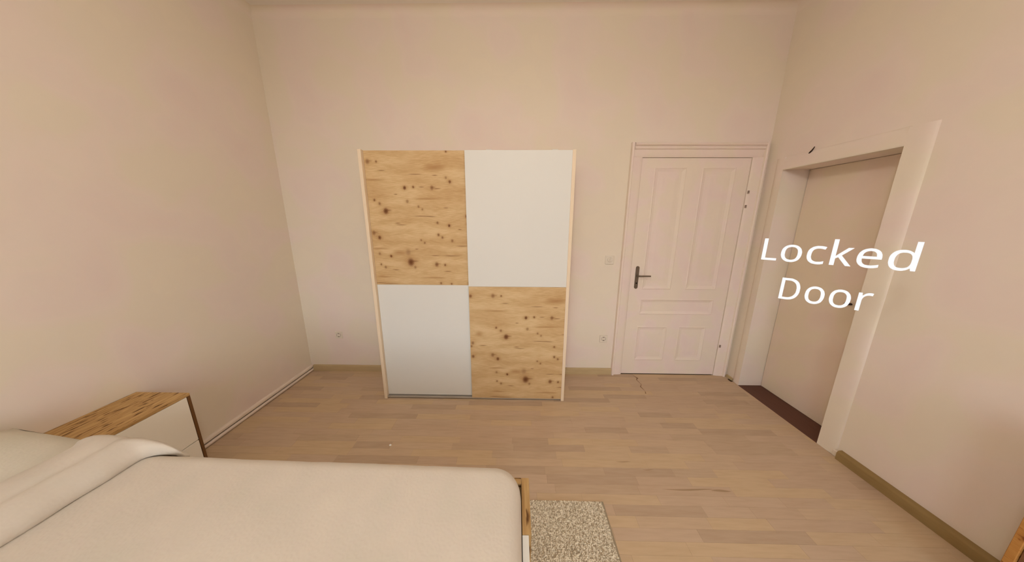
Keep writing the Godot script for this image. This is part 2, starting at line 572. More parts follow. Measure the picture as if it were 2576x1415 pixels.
func floor_strips() -> void:
	var b := MB.new()
	b.box(Vector3(LEFT - 0.1, -0.12, BACK - 0.1), Vector3(RIGHT + 0.28, -0.010, FRONT + 0.1))
	var fl := obj("floor", b, M.underfloor, null, Vector3(0, -0.010, 0))
	tag(fl, "light oak strip parquet with short staggered strips", "floor", "", "structure")
	var meshes := {}
	var pitch := 0.0602
	var far := []
	for k in M.planks.size():
		far.append(MB.new())
	var z := BACK
	var k := 0
	while z < FRONT - 0.001:
		var z1 := minf(z + pitch, FRONT)
		var x := LEFT - 0.05 - rng.randf() * 0.4
		while x < CASE:
			var len: float = [0.27, 0.33, 0.39, 0.45, 0.51, 0.57][rng.randi() % 6]
			var tone: int = [0, 0, 1, 1, 2, 2, 3, 3, 4, 4, 5, 6][rng.randi() % 12]
			var a := maxf(x, LEFT)
			var e := minf(x + len, CASE)
			x += len
			if e - a < 0.03:
				continue
			# under the wardrobe, under the bed and past the picture's lower edge the strips are one piece each tone
			var hidden := (a > -1.3 and e < 0.5 and z < -2.21) or z > -0.93 or (e < -0.0 and z > -1.02)
			var lo := Vector3(a + 0.0002, -0.0115, z + 0.0002)
			var hi := Vector3(e - 0.0002, 0.0, z1 - 0.0002)
			if hidden:
				far[tone].box(lo, hi, 0.0004)
				continue
			var size := hi - lo
			var key := "%.4f %.4f" % [size.x, size.z]
			if not meshes.has(key):
				var pb := MB.new()
				pb.box(-size * 0.5, size * 0.5, 0.0004)
				meshes[key] = pb.mesh()
			var p := MeshInstance3D.new()
			p.mesh = meshes[key]
			p.material_override = M.planks[tone]
			p.position = (lo + hi) * 0.5 - fl.position
			put_in(p, "plank", fl)
			k += 1
		z += pitch
	for q in far.size():
		var o := obj("plank_field", far[q], M.planks[q], fl)
		o.set_meta("kind", "stuff")
	# scuffs and a crack in the lacquer
	for s in [[0.905, 1.24, -1.345, 0.010, 0.2], [1.20, 1.325, -1.340, 0.014, -0.1], [0.69, 0.80, -1.533, 0.006, 0.1], [0.845, 0.925, -1.475, 0.006, 0.1]]:
		b = MB.new()
		var n := 10
		for i in n:
			var t0 := float(i) / n
			var t1 := float(i + 1) / n
			var w0: float = s[3] * sin(PI * clampf(t0, 0.0, 1.0)) * 0.5
			var w1: float = s[3] * sin(PI * clampf(t1, 0.0, 1.0)) * 0.5
			var p0 := Vector3(lerpf(s[0], s[1], t0), 0.0006, s[2] + s[4] * 0.02 * sin(t0 * 5.0))
			var p1 := Vector3(lerpf(s[0], s[1], t1), 0.0006, s[2] + s[4] * 0.02 * sin(t1 * 5.0))
			b.quad(p0 - Vector3(0, 0, w0), p1 - Vector3(0, 0, w1), p1 + Vector3(0, 0, w1), p0 + Vector3(0, 0, w0), Vector3.UP)
		obj("scuff", b, M.mark_soft, fl)
	b = MB.new()
	var zig := [Vector3(1.262, 0.0006, -2.605), Vector3(1.285, 0.0006, -2.55), Vector3(1.262, 0.0006, -2.52), Vector3(1.275, 0.0006, -2.44), Vector3(1.250, 0.0006, -2.40), Vector3(1.262, 0.0006, -2.33), Vector3(1.250, 0.0006, -2.29)]
	var wid := [0.001, 0.010, 0.004, 0.002, 0.006, 0.001, 0.006]
	for i in zig.size() - 1:
		var sx0 := Vector3(wid[i], 0, 0)
		var sx1 := Vector3(wid[i + 1], 0, 0)
		b.quad(zig[i] - sx0, zig[i + 1] - sx1, zig[i + 1] + sx1, zig[i] + sx0, Vector3.UP)
	obj("crack", b, M.mark, fl)


func skirtings() -> void:
	# wooden skirting boards with an eased upper edge: profile of (out from the wall, height)
	var prof := PackedVector2Array([Vector2(0, 0), Vector2(0.020, 0), Vector2(0.020, 0.058), Vector2(0.0185, 0.064), Vector2(0.014, 0.068), Vector2(0, 0.068)])
	var b := MB.new()
	b.extrude(prof, Vector3(0, 0, 1), Vector3.UP, Vector3(LEFT + 0.03, 0, BACK), Vector3(1.026, 0, BACK), true)
	tag(obj("baseboard_back", b, M.skirting, null, Vector3(-0.6, 0, BACK)), "low brown wooden baseboard along the wall behind the wardrobe", "baseboard", "", "structure")
	b = MB.new()
	var prof2 := PackedVector2Array([Vector2(0, 0), Vector2(0.034, 0), Vector2(0.034, 0.050), Vector2(0.030, 0.058), Vector2(0.022, 0.064), Vector2(0, 0.066)])
	b.extrude(prof2, Vector3(-1, 0, 0), Vector3.UP, Vector3(RIGHT, 0, -1.592), Vector3(RIGHT, 0, FRONT), true)
	tag(obj("baseboard_right", b, M.skirting_dark, null, Vector3(RIGHT, 0, 0)), "low brown wooden baseboard from the locked door towards the viewer", "baseboard", "", "structure")
	b = MB.new()
	b.extrude(prof, Vector3(-1, 0, 0), Vector3.UP * 0.35, Vector3(RIGHT, 0, BACK + 0.022), Vector3(RIGHT, 0, -2.531), true)
	tag(obj("baseboard_corner", b, M.skirting, null, Vector3(RIGHT, 0, -2.58)), "short stub of brown baseboard between the two doors", "baseboard", "", "structure")
	# pale duct along the left wall: two rounded ribs with a dark slit between them
	b = MB.new()
	b.box(Vector3(LEFT, 0.0, BACK), Vector3(LEFT + 0.012, 0.062, FRONT))
	var duct := obj("baseboard_left", b, M.slit, null, Vector3(LEFT, 0, 0))
	tag(duct, "pale double ribbed duct with a dark slit along the left wall", "baseboard", "", "structure")
	for r in [[0.004, 0.027, 0.028], [0.035, 0.064, 0.023]]:
		var pr := PackedVector2Array([Vector2(0, r[0]), Vector2(r[2] * 0.75, r[0])])
		for i in range(0, 7):
			var g := -PI / 2 + PI * i / 6.0
			pr.append(Vector2(r[2] * 0.75 + r[2] * 0.25 * cos(g), (r[0] + r[1]) * 0.5 + (r[1] - r[0]) * 0.5 * sin(g)))
		pr.append(Vector2(0, r[1]))
		b = MB.new()
		b.extrude(pr, Vector3(1, 0, 0), Vector3.UP, Vector3(LEFT, 0, BACK), Vector3(LEFT, 0, FRONT), true)
		obj("rib", b, M.duct, duct)


# a sunk door panel: sloping moulding round a raised field
func sunk_panel(b: MB, x0: float, y0: float, x1: float, y1: float, z: float) -> void:
	var steps := [[0.0, 0.0], [0.008, 0.0035], [0.016, -0.001], [0.038, -0.0065], [0.060, -0.0065], [0.090, -0.004]]
	for i in steps.size() - 1:
		var a0: float = steps[i][0]
		var a1: float = steps[i + 1][0]
		var p := [Vector3(x0 + a0, y0 + a0, z + steps[i][1]), Vector3(x1 - a0, y0 + a0, z + steps[i][1]), Vector3(x1 - a0, y1 - a0, z + steps[i][1]), Vector3(x0 + a0, y1 - a0, z + steps[i][1])]
		var q := [Vector3(x0 + a1, y0 + a1, z + steps[i + 1][1]), Vector3(x1 - a1, y0 + a1, z + steps[i + 1][1]), Vector3(x1 - a1, y1 - a1, z + steps[i + 1][1]), Vector3(x0 + a1, y1 - a1, z + steps[i + 1][1])]
		for e in 4:
			b.quad(p[e], p[(e + 1) % 4], q[(e + 1) % 4], q[e], Vector3(0, 0, 1))
	var am := 0.090
	var zz: float = z - 0.004
	b.quad(Vector3(x0 + am, y0 + am, zz), Vector3(x1 - am, y0 + am, zz), Vector3(x1 - am, y1 - am, zz), Vector3(x0 + am, y1 - am, zz), Vector3(0, 0, 1))


func panelled_door() -> void:
	var d := thing("door_1", "pale painted panelled door with dark lever handle beside the wardrobe", "door", Vector3(1.633, 0, BACK), "", "structure")
	var z := BACK - 0.004      # face of the leaf
	var b := MB.new()
	# stiles and rails of the leaf
	var L := 1.1425
	var R := 2.1240
	b.box(Vector3(L, 0.006, z - 0.05), Vector3(R, 2.179, z - 0.022))
	for q in [[L, 0.006, 1.262, 2.179], [2.003, 0.006, R, 2.179], [1.262, 2.100, 2.003, 2.179], [1.262, 0.845, 2.003, 0.945], [1.262, 0.550, 2.003, 0.680], [1.262, 0.006, 2.003, 0.165], [1.556, 0.945, 1.697, 2.100], [1.572, 0.165, 1.690, 0.550], [1.972, 0.165, 2.003, 0.550]]:
		b.box(Vector3(q[0], q[1], z - 0.022), Vector3(q[2], q[3], z))
	obj("leaf", b, M.door_paint, d)
	for q in [[1.262, 0.945, 1.556, 2.100], [1.697, 0.945, 2.003, 2.100], [1.262, 0.680, 2.003, 0.845], [1.262, 0.165, 1.572, 0.550], [1.690, 0.165, 1.972, 0.550]]:
		b = MB.new()
		if q[3] - q[1] < 0.2:
			sunk_flat(b, q[0], q[1], q[2], q[3], z)
		else:
			sunk_panel(b, q[0], q[1], q[2], q[3], z)
		obj("panel", b, M.door_paint, d)
	# casing: two posts and a head, each with an outer bead
	var f := BACK
	var post := PackedVector2Array([Vector2(0, 0), Vector2(0, 0.020), Vector2(0.004, 0.030), Vector2(0.014, 0.034), Vector2(0.024, 0.030), Vector2(0.028, 0.017), Vector2(0.085, 0.012), Vector2(0.106, 0.007), Vector2(0.1115, 0.003), Vector2(0.1115, 0)])
	var bead := PackedVector2Array([Vector2(0, 0), Vector2(0, 0.020), Vector2(0.004, 0.030), Vector2(0.014, 0.034), Vector2(0.024, 0.030), Vector2(0.028, 0.019), Vector2(0.028, 0)])
	b = MB.new()
	b.extrude(post, Vector3(1, 0, 0), Vector3(0, 0, 1), Vector3(1.0275, 0, f), Vector3(1.0275, 2.1825, f), true)
	b.extrude(bead, Vector3(1, 0, 0), Vector3(0, 0, 1), Vector3(1.0275, 2.1825, f), Vector3(1.0275, 2.3045, f), true)
	obj("casing_post", b, M.door_paint, d)
	b = MB.new()
	b.extrude(post, Vector3(-1, 0, 0), Vector3(0, 0, 1), Vector3(2.2385, 0, f), Vector3(2.2385, 2.1825, f), true)
	b.extrude(bead, Vector3(-1, 0, 0), Vector3(0, 0, 1), Vector3(2.2385, 2.1825, f), Vector3(2.2385, 2.3045, f), true)
	obj("casing_post", b, M.door_paint, d)
	var head := PackedVector2Array([Vector2(0, 0), Vector2(0, 0.001), Vector2(0.006, 0.005), Vector2(0.026, 0.010), Vector2(0.064, 0.014), Vector2(0.068, 0.024), Vector2(0.078, 0.028), Vector2(0.086, 0.025), Vector2(0.090, 0.022), Vector2(0.094, 0.034), Vector2(0.104, 0.040), Vector2(0.116, 0.036), Vector2(0.122, 0.020), Vector2(0.122, 0)])
	b = MB.new()
	b.extrude(head, Vector3.UP, Vector3(0, 0, 1), Vector3(1.0555, 2.1825, f), Vector3(2.2105, 2.1825, f), true)
	obj("casing_head", b, M.door_paint, d)
	# lever handle on a long plate with rounded ends
	b = MB.new()
	var pl := PackedVector2Array()
	for i in 9:
		var g := PI * i / 8.0
		pl.append(Vector2(0.0165 * cos(g), 1.166 + 0.0165 * sin(g)))
	for i in 9:
		var g := PI + PI * i / 8.0
		pl.append(Vector2(0.0165 * cos(g), 0.969 + 0.0165 * sin(g)))
	b.extrude(pl, Vector3(1, 0, 0), Vector3.UP, Vector3(1.203, 0, z), Vector3(1.203, 0, z + 0.007), false)
	var plate := obj("handle_plate", b, M.bronze, d)
	plate.set_meta("label", "dark bronze long plate with rounded ends")
	b = MB.new()
	b.tube([Vector3(1.203, 1.088, z + 0.005), Vector3(1.203, 1.088, z + 0.030), Vector3(1.206, 1.088, z + 0.042), Vector3(1.222, 1.088, z + 0.047), Vector3(1.27, 1.089, z + 0.047), Vector3(1.318, 1.089, z + 0.046)], [0.0085, 0.0085, 0.0085, 0.0080, 0.0078, 0.0072], 12)
	obj("lever", b, M.bronze, plate)
	b = MB.new()
	b.lathe(Vector3(1.203, 1.010, z + 0.007), Vector3(0, 0, 1), [[0.0, 0.007], [0.0012, 0.007], [0.0012, 0.0]], 16)
	obj("keyhole", b, M.black_gap, plate)
	for h in [[2.133, 1.883], [2.131, 1.755], [2.133, 0.344]]:
		b = MB.new()
		b.lathe(Vector3(h[0], h[1] - 0.012, BACK + 0.018), Vector3.UP, [[0.0, 0.0], [0.0, 0.007], [0.024, 0.007], [0.024, 0.0]], 12)
		obj("hinge", b, M.hinge, d)


func sunk_flat(b: MB, x0: float, y0: float, x1: float, y1: float, z: float) -> void:
	var steps := [[0.0, 0.0], [0.008, 0.0035], [0.016, -0.001], [0.034, -0.0065]]
	for i in steps.size() - 1:
		var a0: float = steps[i][0]
		var a1: float = steps[i + 1][0]
		var p := [Vector3(x0 + a0, y0 + a0, z + steps[i][1]), Vector3(x1 - a0, y0 + a0, z + steps[i][1]), Vector3(x1 - a0, y1 - a0, z + steps[i][1]), Vector3(x0 + a0, y1 - a0, z + steps[i][1])]
		var q := [Vector3(x0 + a1, y0 + a1, z + steps[i + 1][1]), Vector3(x1 - a1, y0 + a1, z + steps[i + 1][1]), Vector3(x1 - a1, y1 - a1, z + steps[i + 1][1]), Vector3(x0 + a1, y1 - a1, z + steps[i + 1][1])]
		for e in 4:
			b.quad(p[e], p[(e + 1) % 4], q[(e + 1) % 4], q[e], Vector3(0, 0, 1))
	b.quad(Vector3(x0 + 0.034, y0 + 0.034, z - 0.0065), Vector3(x1 - 0.034, y0 + 0.034, z - 0.0065), Vector3(x1 - 0.034, y1 - 0.034, z - 0.0065), Vector3(x0 + 0.034, y1 - 0.034, z - 0.0065), Vector3(0, 0, 1))


func locked_door() -> void:
	var d := thing("door_2", "flush cream door set deep in a recess with a dark threshold", "door", Vector3(CASE, 0, (NZ0 + NZ1) * 0.5), "", "structure")
	var b := MB.new()
	b.box(Vector3(NBACK, 0.004, NZ0 + 0.003), Vector3(NBACK + 0.038, NTOP - 0.002, NZ1 - 0.003), 0.002)
	obj("leaf", b, M.locked_paint, d)
	b = MB.new()     # dark wooden threshold board
	b.box(Vector3(CASE, -0.0115, NZ0 + 0.001), Vector3(NBACK, 0.003, NZ1 - 0.001), 0.001)
	obj("threshold", b, M.threshold, d)
	# casing: posts and lintel standing proud of the wall, plastered over, soft outer edges
	var prof := func(w: float) -> PackedVector2Array:
		var p := PackedVector2Array([Vector2(0, 0), Vector2(0, 0.0151), Vector2(w - 0.058, 0.0151)])
		for i in range(1, 6):
			var g := PI / 2 * i / 5.0
			p.append(Vector2(w - 0.058 + 0.058 * sin(g), 0.0151 * cos(g)))
		return p
	b = MB.new()
	b.extrude(prof.call(0.110), Vector3(0, 0, 1), Vector3(-1, 0, 0), Vector3(RIGHT, 0, NZ1), Vector3(RIGHT, NTOP + 0.10, NZ1), true)
	obj("casing_post", b, M.wall, d)
	b = MB.new()
	b.extrude(prof.call(0.082), Vector3(0, 0, -1), Vector3(-1, 0, 0), Vector3(RIGHT, 0, NZ0), Vector3(RIGHT, NTOP + 0.10, NZ0), true)
	obj("casing_post", b, M.wall, d)
	b = MB.new()
	b.extrude(prof.call(0.105), Vector3.UP, Vector3(-1, 0, 0), Vector3(RIGHT, NTOP, NZ0), Vector3(RIGHT, NTOP, NZ1), true)
	obj("casing_lintel", b, M.wall, d)
	b = MB.new()     # chipped plinth beside the near post
	b.box(Vector3(CASE - 0.004, 0.0, NZ1 + 0.098), Vector3(RIGHT, 0.045, NZ1 + 0.130), 0.004)
	obj("plinth", b, M.wall, d)
	b = MB.new()     # thin edge strip under the lintel
	b.box(Vector3(CASE - 0.003, NTOP - 0.003, NZ0), Vector3(CASE + 0.022, NTOP + 0.004, NZ1), 0.001)
	obj("edge_strip", b, M.plastic, d)
	b = MB.new()     # small dark latch knob on a short neck
	b.tube([Vector3(NBACK, 1.022, -1.930), Vector3(NBACK - 0.016, 1.022, -1.930)], [0.006], 12)
	var neck := obj("latch_neck", b, M.wire, d)
	b = MB.new()
	b.tube([Vector3(NBACK - 0.018, 1.019, -1.957), Vector3(NBACK - 0.018, 1.020, -1.950), Vector3(NBACK - 0.018, 1.022, -1.932), Vector3(NBACK - 0.018, 1.023, -1.915), Vector3(NBACK - 0.018, 1.023, -1.908)], [0.003, 0.0075, 0.0095, 0.0075, 0.003], 14)
	obj("latch_knob", b, M.wire, neck)


func fill_window(n: int, x0: float, x1: float, label: String) -> void:  # unseen casements, added so that daylight evens out the room
	var y0 := 0.40
	var y1 := 3.0
	var xm := (x0 + x1) * 0.5
	var w := thing("fill_window_%d" % n, label, "fill_window", Vector3(xm, y0, FRONT + 0.1), "", "structure")
	var b := MB.new()
	for q in [[x0, y0, x0 + 0.06, y1], [x1 - 0.06, y0, x1, y1], [x0 + 0.06, y0, x1 - 0.06, y0 + 0.06], [x0 + 0.06, y1 - 0.06, x1 - 0.06, y1], [xm - 0.035, y0 + 0.06, xm + 0.035, y1 - 0.06]]:
		b.box(Vector3(q[0], q[1], FRONT + 0.07), Vector3(q[2], q[3], FRONT + 0.13), 0.004)
	obj("window_frame", b, M.white, w)
	for s in [[x0 + 0.06, xm - 0.035], [xm + 0.035, x1 - 0.06]]:
		b = MB.new()
		b.box(Vector3(s[0], y0 + 0.06, FRONT + 0.098), Vector3(s[1], y1 - 0.06, FRONT + 0.102))
		obj("pane", b, M.glass, w)
	b = MB.new()
	b.box(Vector3(x0 - 0.05, y0 - 0.03, FRONT - 0.12), Vector3(x1 + 0.05, y0, FRONT + 0.07), 0.006)
	obj("window_sill", b, M.white, w)


# ------------------------------------------------------------------ furniture
func pine_face(b: MB, x0: float, y0: float, x1: float, y1: float, z0: float, z1: float, shift: float) -> void:
	# a board with the pine picture on its face; the rest of the board takes the same décor
	var u0 := (0.25 - shift) / 1.25
	var u1 := (1.25 - shift) / 1.25
	b.quad_uv(Vector3(x0, y1, z1), Vector3(x1, y1, z1), Vector3(x1, y0, z1), Vector3(x0, y0, z1), Vector3(0, 0, 1), [Vector2(u0, 0), Vector2(u1, 0), Vector2(u1, 1), Vector2(u0, 1)])
	var e := Vector2(0.004, 0.004)
	for q in [[Vector3(x0, y0, z0), Vector3(x0, y1, z0), Vector3(x0, y1, z1), Vector3(x0, y0, z1), Vector3(-1, 0, 0)], [Vector3(x1, y0, z0), Vector3(x1, y1, z0), Vector3(x1, y1, z1), Vector3(x1, y0, z1), Vector3(1, 0, 0)], [Vector3(x0, y1, z0), Vector3(x1, y1, z0), Vector3(x1, y1, z1), Vector3(x0, y1, z1), Vector3(0, 1, 0)], [Vector3(x0, y0, z0), Vector3(x1, y0, z0), Vector3(x1, y0, z1), Vector3(x0, y0, z1), Vector3(0, -1, 0)], [Vector3(x0, y0, z0), Vector3(x1, y0, z0), Vector3(x1, y1, z0), Vector3(x0, y1, z0), Vector3(0, 0, -1)]]:
		b.quad_uv(q[0], q[1], q[2], q[3], q[4], [Vector2(u0, 0.3), Vector2(u0, 0.3) + e, Vector2(u0, 0.3) + e * 2.0, Vector2(u0, 0.3)])


func wardrobe() -> void:
	var x0 := -1.2110
	var x1 := 0.4420
	var zb := -2.6085
	var zf := -2.1622
	var w := thing("wardrobe", "two-door sliding wardrobe chequered in knotty pine and white panels", "wardrobe", Vector3((x0 + x1) * 0.5, 0, (zb + zf) * 0.5))
	var b := MB.new()
	b.box(Vector3(x0, 0, zb), Vector3(x0 + 0.026, 2.138, zf), 0.001)
	obj("side_panel", b, M.pale_edge, w)
	b = MB.new()
	b.box(Vector3(x1 - 0.026, 0, zb), Vector3(x1, 2.134, zf), 0.001)
	obj("side_panel", b, M.pale_edge, w)
	b = MB.new()
	b.box(Vector3(x0 + 0.026, 2.108, zb), Vector3(x1 - 0.026, 2.130, zf - 0.055), 0.001)
	obj("top_panel", b, M.pale_edge, w)
	b = MB.new()
	b.box(Vector3(x0 + 0.026, 0.025, zb), Vector3(x1 - 0.026, 2.108, zb + 0.006))
	obj("back_panel", b, M.pale_edge, w)
	b = MB.new()
	b.box(Vector3(x0 + 0.026, 0.022, zb + 0.006), Vector3(x1 - 0.026, 0.044, zf - 0.060), 0.001)
	b.box(Vector3(x0 + 0.026, 0.0, zf - 0.078), Vector3(x1 - 0.026, 0.022, zf - 0.060))
	obj("bottom_panel", b, M.shade, w)
	b = MB.new()
	b.box(Vector3(x0 + 0.026, 0.010, zf - 0.060), Vector3(x1 - 0.026, 0.018, zf - 0.006), 0.001)
	b.box(Vector3(x0 + 0.026, 0.010, zf - 0.012), Vector3(-0.400, 0.021, zf - 0.008), 0.0008)
	obj("rail", b, M.rail, w)
	# doors: the left one runs on the rear track, the right one on the front track
	var doors := [[x0 + 0.0275, -0.388, zf - 0.030, 0.026, 2.1345, 1.0790, true], [-0.3985, x1 - 0.0225, zf - 0.004, 0.020, 2.1315, 1.0735, false]]
	for q in doors:
		var core := MB.new()
		core.box(Vector3(q[0] + 0.001, q[3] + 0.002, q[2] - 0.018), Vector3(q[1] - 0.001, q[4] - 0.002, q[2] - 0.004))
		var dr := obj("sliding_door", core, M.white, w)
		for upper in [true, false]:
			var ya: float = q[5] + 0.0006 if upper else q[3]
			var yb: float = q[4] if upper else q[5] - 0.0006
			var pb := MB.new()
			if upper == q[6]:
				pine_face(pb, q[0], ya, q[1], yb, q[2] - 0.004, q[2], 0.0 if upper else 0.215)
				obj("panel", pb, M.pine, dr).set_meta("label", "knotty pine panel with horizontal grain")
			else:
				pb.box(Vector3(q[0], ya, q[2] - 0.004), Vector3(q[1], yb, q[2]), 0.0008)
				obj("panel", pb, M.white, dr).set_meta("label", "plain white panel")
	for x in [-0.215, 0.285]:
		b = MB.new()
		b.box(Vector3(x - 0.022, 2.128, zf - 0.030), Vector3(x + 0.022, 2.1385, zf - 0.012), 0.002)
		obj("roller", b, M.white, w)


func nightstand() -> void:
	var x0 := LEFT + 0.002
	var x1 := -1.920
	var z0 := -1.3610
	var z1 := -0.9680
	var top := 0.612
	var w := thing("nightstand", "nightstand with dark streaked oak top and white drawers beside the bed", "nightstand", Vector3((x0 + x1) * 0.5, 0, (z0 + z1) * 0.5))
	var b := MB.new()
	b.quad_uv(Vector3(x0, top, z0), Vector3(x1, top, z0), Vector3(x1, top, z1), Vector3(x0, top, z1), Vector3.UP, [Vector2(0, 0), Vector2(0, 1), Vector2(1, 1), Vector2(1, 0)])
	b.quad_uv(Vector3(x1, top, z0), Vector3(x1, top - 0.016, z0), Vector3(x1, top - 0.016, z1), Vector3(x1, top, z1), Vector3(1, 0, 0), [Vector2(0, 0.9), Vector2(0, 0.95), Vector2(1, 0.95), Vector2(1, 0.9)])
	b.quad_uv(Vector3(x0, top, z0), Vector3(x0, top - 0.016, z0), Vector3(x1, top - 0.016, z0), Vector3(x1, top, z0), Vector3(0, 0, -1), [Vector2(0, 0.1), Vector2(0, 0.15), Vector2(1, 0.15), Vector2(1, 0.1)])
	b.quad_uv(Vector3(x0, top, z1), Vector3(x0, top - 0.016, z1), Vector3(x1, top - 0.016, z1), Vector3(x1, top, z1), Vector3(0, 0, 1), [Vector2(0, 0.1), Vector2(0, 0.15), Vector2(1, 0.15), Vector2(1, 0.1)])
	b.quad_uv(Vector3(x0, top - 0.016, z0), Vector3(x1, top - 0.016, z0), Vector3(x1, top - 0.016, z1), Vector3(x0, top - 0.016, z1), Vector3.DOWN, [Vector2(0, 0), Vector2(0, 1), Vector2(1, 1), Vector2(1, 0)])
	b.quad_uv(Vector3(x0, top, z0), Vector3(x0, top - 0.016, z0), Vector3(x0, top - 0.016, z1), Vector3(x0, top, z1), Vector3(-1, 0, 0), [Vector2(0, 0.9), Vector2(0, 0.95), Vector2(1, 0.95), Vector2(1, 0.9)])
	obj("top", b, M.oak_top, w)
	for q in [[z0, z0 + 0.014], [z1 - 0.014, z1]]:
		b = MB.new()
		b.box(Vector3(x0, 0, q[0]), Vector3(x1, top - 0.016, q[1]), 0.0006)
		obj("side_panel", b, M.oak_dark, w)
	b = MB.new()
	b.box(Vector3(x0, 0.03, z0 + 0.014), Vector3(x1 - 0.03, top - 0.016, z1 - 0.014))
	obj("body", b, M.oak_dark, w)
	for q in [[0.305, top - 0.0185], [0.035, 0.300]]:
		b = MB.new()
		b.box(Vector3(x1 - 0.030, q[0], z0 + 0.0165), Vector3(x1 - 0.0015, q[1], z1 - 0.0165), 0.0012)
		obj("drawer", b, M.drawer_white, w)


func bed() -> void:
	var bedn := thing("bed", "low oak bed with a white inset panel in its footboard", "bed", Vector3(-1.07, 0, -0.145))
	var zf := -0.955
	var zn := 0.665
	var top := 0.510
	var b := MB.new()
	b.box(Vector3(LEFT + 0.006, 0, zf + 0.075), Vector3(LEFT + 0.046, 0.74, zn - 0.075), 0.004)
	obj("headboard", b, M.oak, bedn)
	for z in [zf, zn - 0.028]:
		b = MB.new()
		b.box(Vector3(LEFT + 0.046, 0.16, z), Vector3(0.0275, top, z + 0.028), 0.001)
		obj("side_rail", b, M.oak, bedn)
	for q in [[zf, -0.737], [0.447, zn]]:
		b = MB.new()
		b.box(Vector3(0.0285, 0, q[0]), Vector3(0.0610, top, q[1]), 0.001)
		obj("corner_post", b, M.oak_post, bedn)
	b = MB.new()
	b.box(Vector3(0.0285, 0.10, -0.736), Vector3(0.0515, top, 0.446), 0.001)
	var fp := obj("footboard_panel", b, M.white, bedn)
	fp.set_meta("label", "white inset panel between the oak corner posts")
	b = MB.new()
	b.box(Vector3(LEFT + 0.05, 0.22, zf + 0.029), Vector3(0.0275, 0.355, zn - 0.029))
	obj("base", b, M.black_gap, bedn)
	for z in [zf + 0.06, zn - 0.12]:
		b = MB.new()
		b.box(Vector3(LEFT + 0.08, 0, z), Vector3(LEFT + 0.14, 0.22, z + 0.06), 0.002)
		obj("leg", b, M.oak, bedn)

	# mattress in its fitted sheet: rounded in plan and at its edges
	var cx := -1.0725
	var cz := -0.142
	var hx := 1.096
	var hz := 0.806
	var und := FastNoiseLite.new()
	und.seed = 4
	und.frequency = 1.0
	var rows := []
	var prof := [[0.060, 0.360], [0.045, 0.362], [0.036, 0.380], [0.034, 0.470]]
	for i in 3:
		prof.append([0.034 - 0.012 * (i + 1), 0.470 + 0.017 * (i + 1)])
	for i in 9:
		var g := PI / 2 * i / 8.0
		prof.append([0.062 - 0.062 * cos(g), 0.538 + 0.062 * sin(g)])
	for i in range(1, 26):
		prof.append([0.062 + (hz - 0.07) * pow(i / 25.0, 1.25), 0.600])
	for p in prof:
		var row := []
		var r := maxf(0.105 - p[0], 0.0)
		var ex: float = hx - p[0]
		var ez: float = hz - p[0]
		for k in 240:
			# walk round a rounded rectangle; parts of the count go to each side
			var q := rounded(ex, ez, r, k / 240.0)
			var x := cx + q.x
			var z := cz + q.y
			var y: float = p[1]
			if y > 0.5:
				var lift := smoothstep(0.51, 0.600, y)
				y += lift * (bed_top(und, x, z) - 0.600)
				z += lift * 0.0015 * und.get_noise_2d(x * 9.0, 4.0)
			row.append(Vector3(x, y, z))
		rows.append(row)
	b = MB.new()
	b.sheet(rows, true)
	var ring := []
	for q in rows[-1]:
		ring.append(q)
	var mid := Vector3.ZERO
	for q in ring:
		mid += q
	b.disc(mid / ring.size(), ring, Vector3.UP)
	b.disc(Vector3(cx, 0.36, cz), rows[0], Vector3.DOWN)
	tag(obj("mattress", b, M.sheet, null, Vector3(cx, 0.356, cz)), "wide mattress under a smooth cream sheet on the oak bed", "mattress")

	# duvet folded back across the bed near the pillow
	var sect := [[0.014, 0.0], [0.021, 0.008], [0.023, 0.024], [0.017, 0.044], [0.0, 0.064], [-0.030, 0.080], [-0.048, 0.0845], [-0.062, 0.086], [-0.071, 0.082], [-0.078, 0.0785], [-0.086, 0.084], [-0.105, 0.093], [-0.135, 0.098], [-0.165, 0.096], [-0.190, 0.088], [-0.212, 0.076], [-0.230, 0.056], [-0.240, 0.026], [-0.240, 0.0]]
	rows = []
	var nz := 90
	for i in nz + 1:
		var t := i / float(nz)
		var z := lerpf(-0.962, 0.676, t * t * 0.45 + t * 0.55)
		var e := clampf((z + 0.962) / 0.06, 0.0, 1.0)
		var e2 := clampf((0.676 - z) / 0.06, 0.0, 1.0)
		var cap := sqrt(1.0 - (1.0 - e) * (1.0 - e)) * sqrt(1.0 - (1.0 - e2) * (1.0 - e2))
		var xf := -1.557 + 0.082 * (1.0 - smoothstep(-0.965, -0.885, z)) + 0.012 * und.get_noise_2d(z * 2.5, 7.0)
		var wide := 1.0 + 0.55 * (1.0 - smoothstep(-0.965, -0.86, z))
		var row := []
		for s in sect:
			var x: float = xf + s[0] * wide
			var edge := minf(clampf(z + 0.952, 0.0, 0.062), clampf(0.668 - z, 0.0, 0.062))   # follow the mattress over its rounded edges
			var base := bed_top(und, x, z) + 0.0005 - (0.062 - sqrt(maxf(0.062 * 0.062 - (0.062 - edge) * (0.062 - edge), 0.0)))
			var hgt: float = s[1] + 0.004 * und.get_noise_2d(x * 5.0, z * 2.0 + 3.0)
			var y := base + maxf(hgt, 0.0) * (0.55 + 0.45 * cap)
			row.append(Vector3(x, y, z))
		rows.append(row)
	b = MB.new()
	b.sheet(rows, false, Vector3.UP)
	for e in [0, rows.size() - 1]:
		var m := Vector3.ZERO
		for q in rows[e]:
			m += q
		b.disc(m / rows[e].size(), rows[e], Vector3(0, 0, -1 if e == 0 else 1))
	tag(obj("duvet", b, M.sheet, null, Vector3(-1.76, 0.60, -0.14)), "cream duvet folded back in a soft roll across the bed", "duvet")

	# pillow at the bed's head
	rows = []
	var px := -1.985
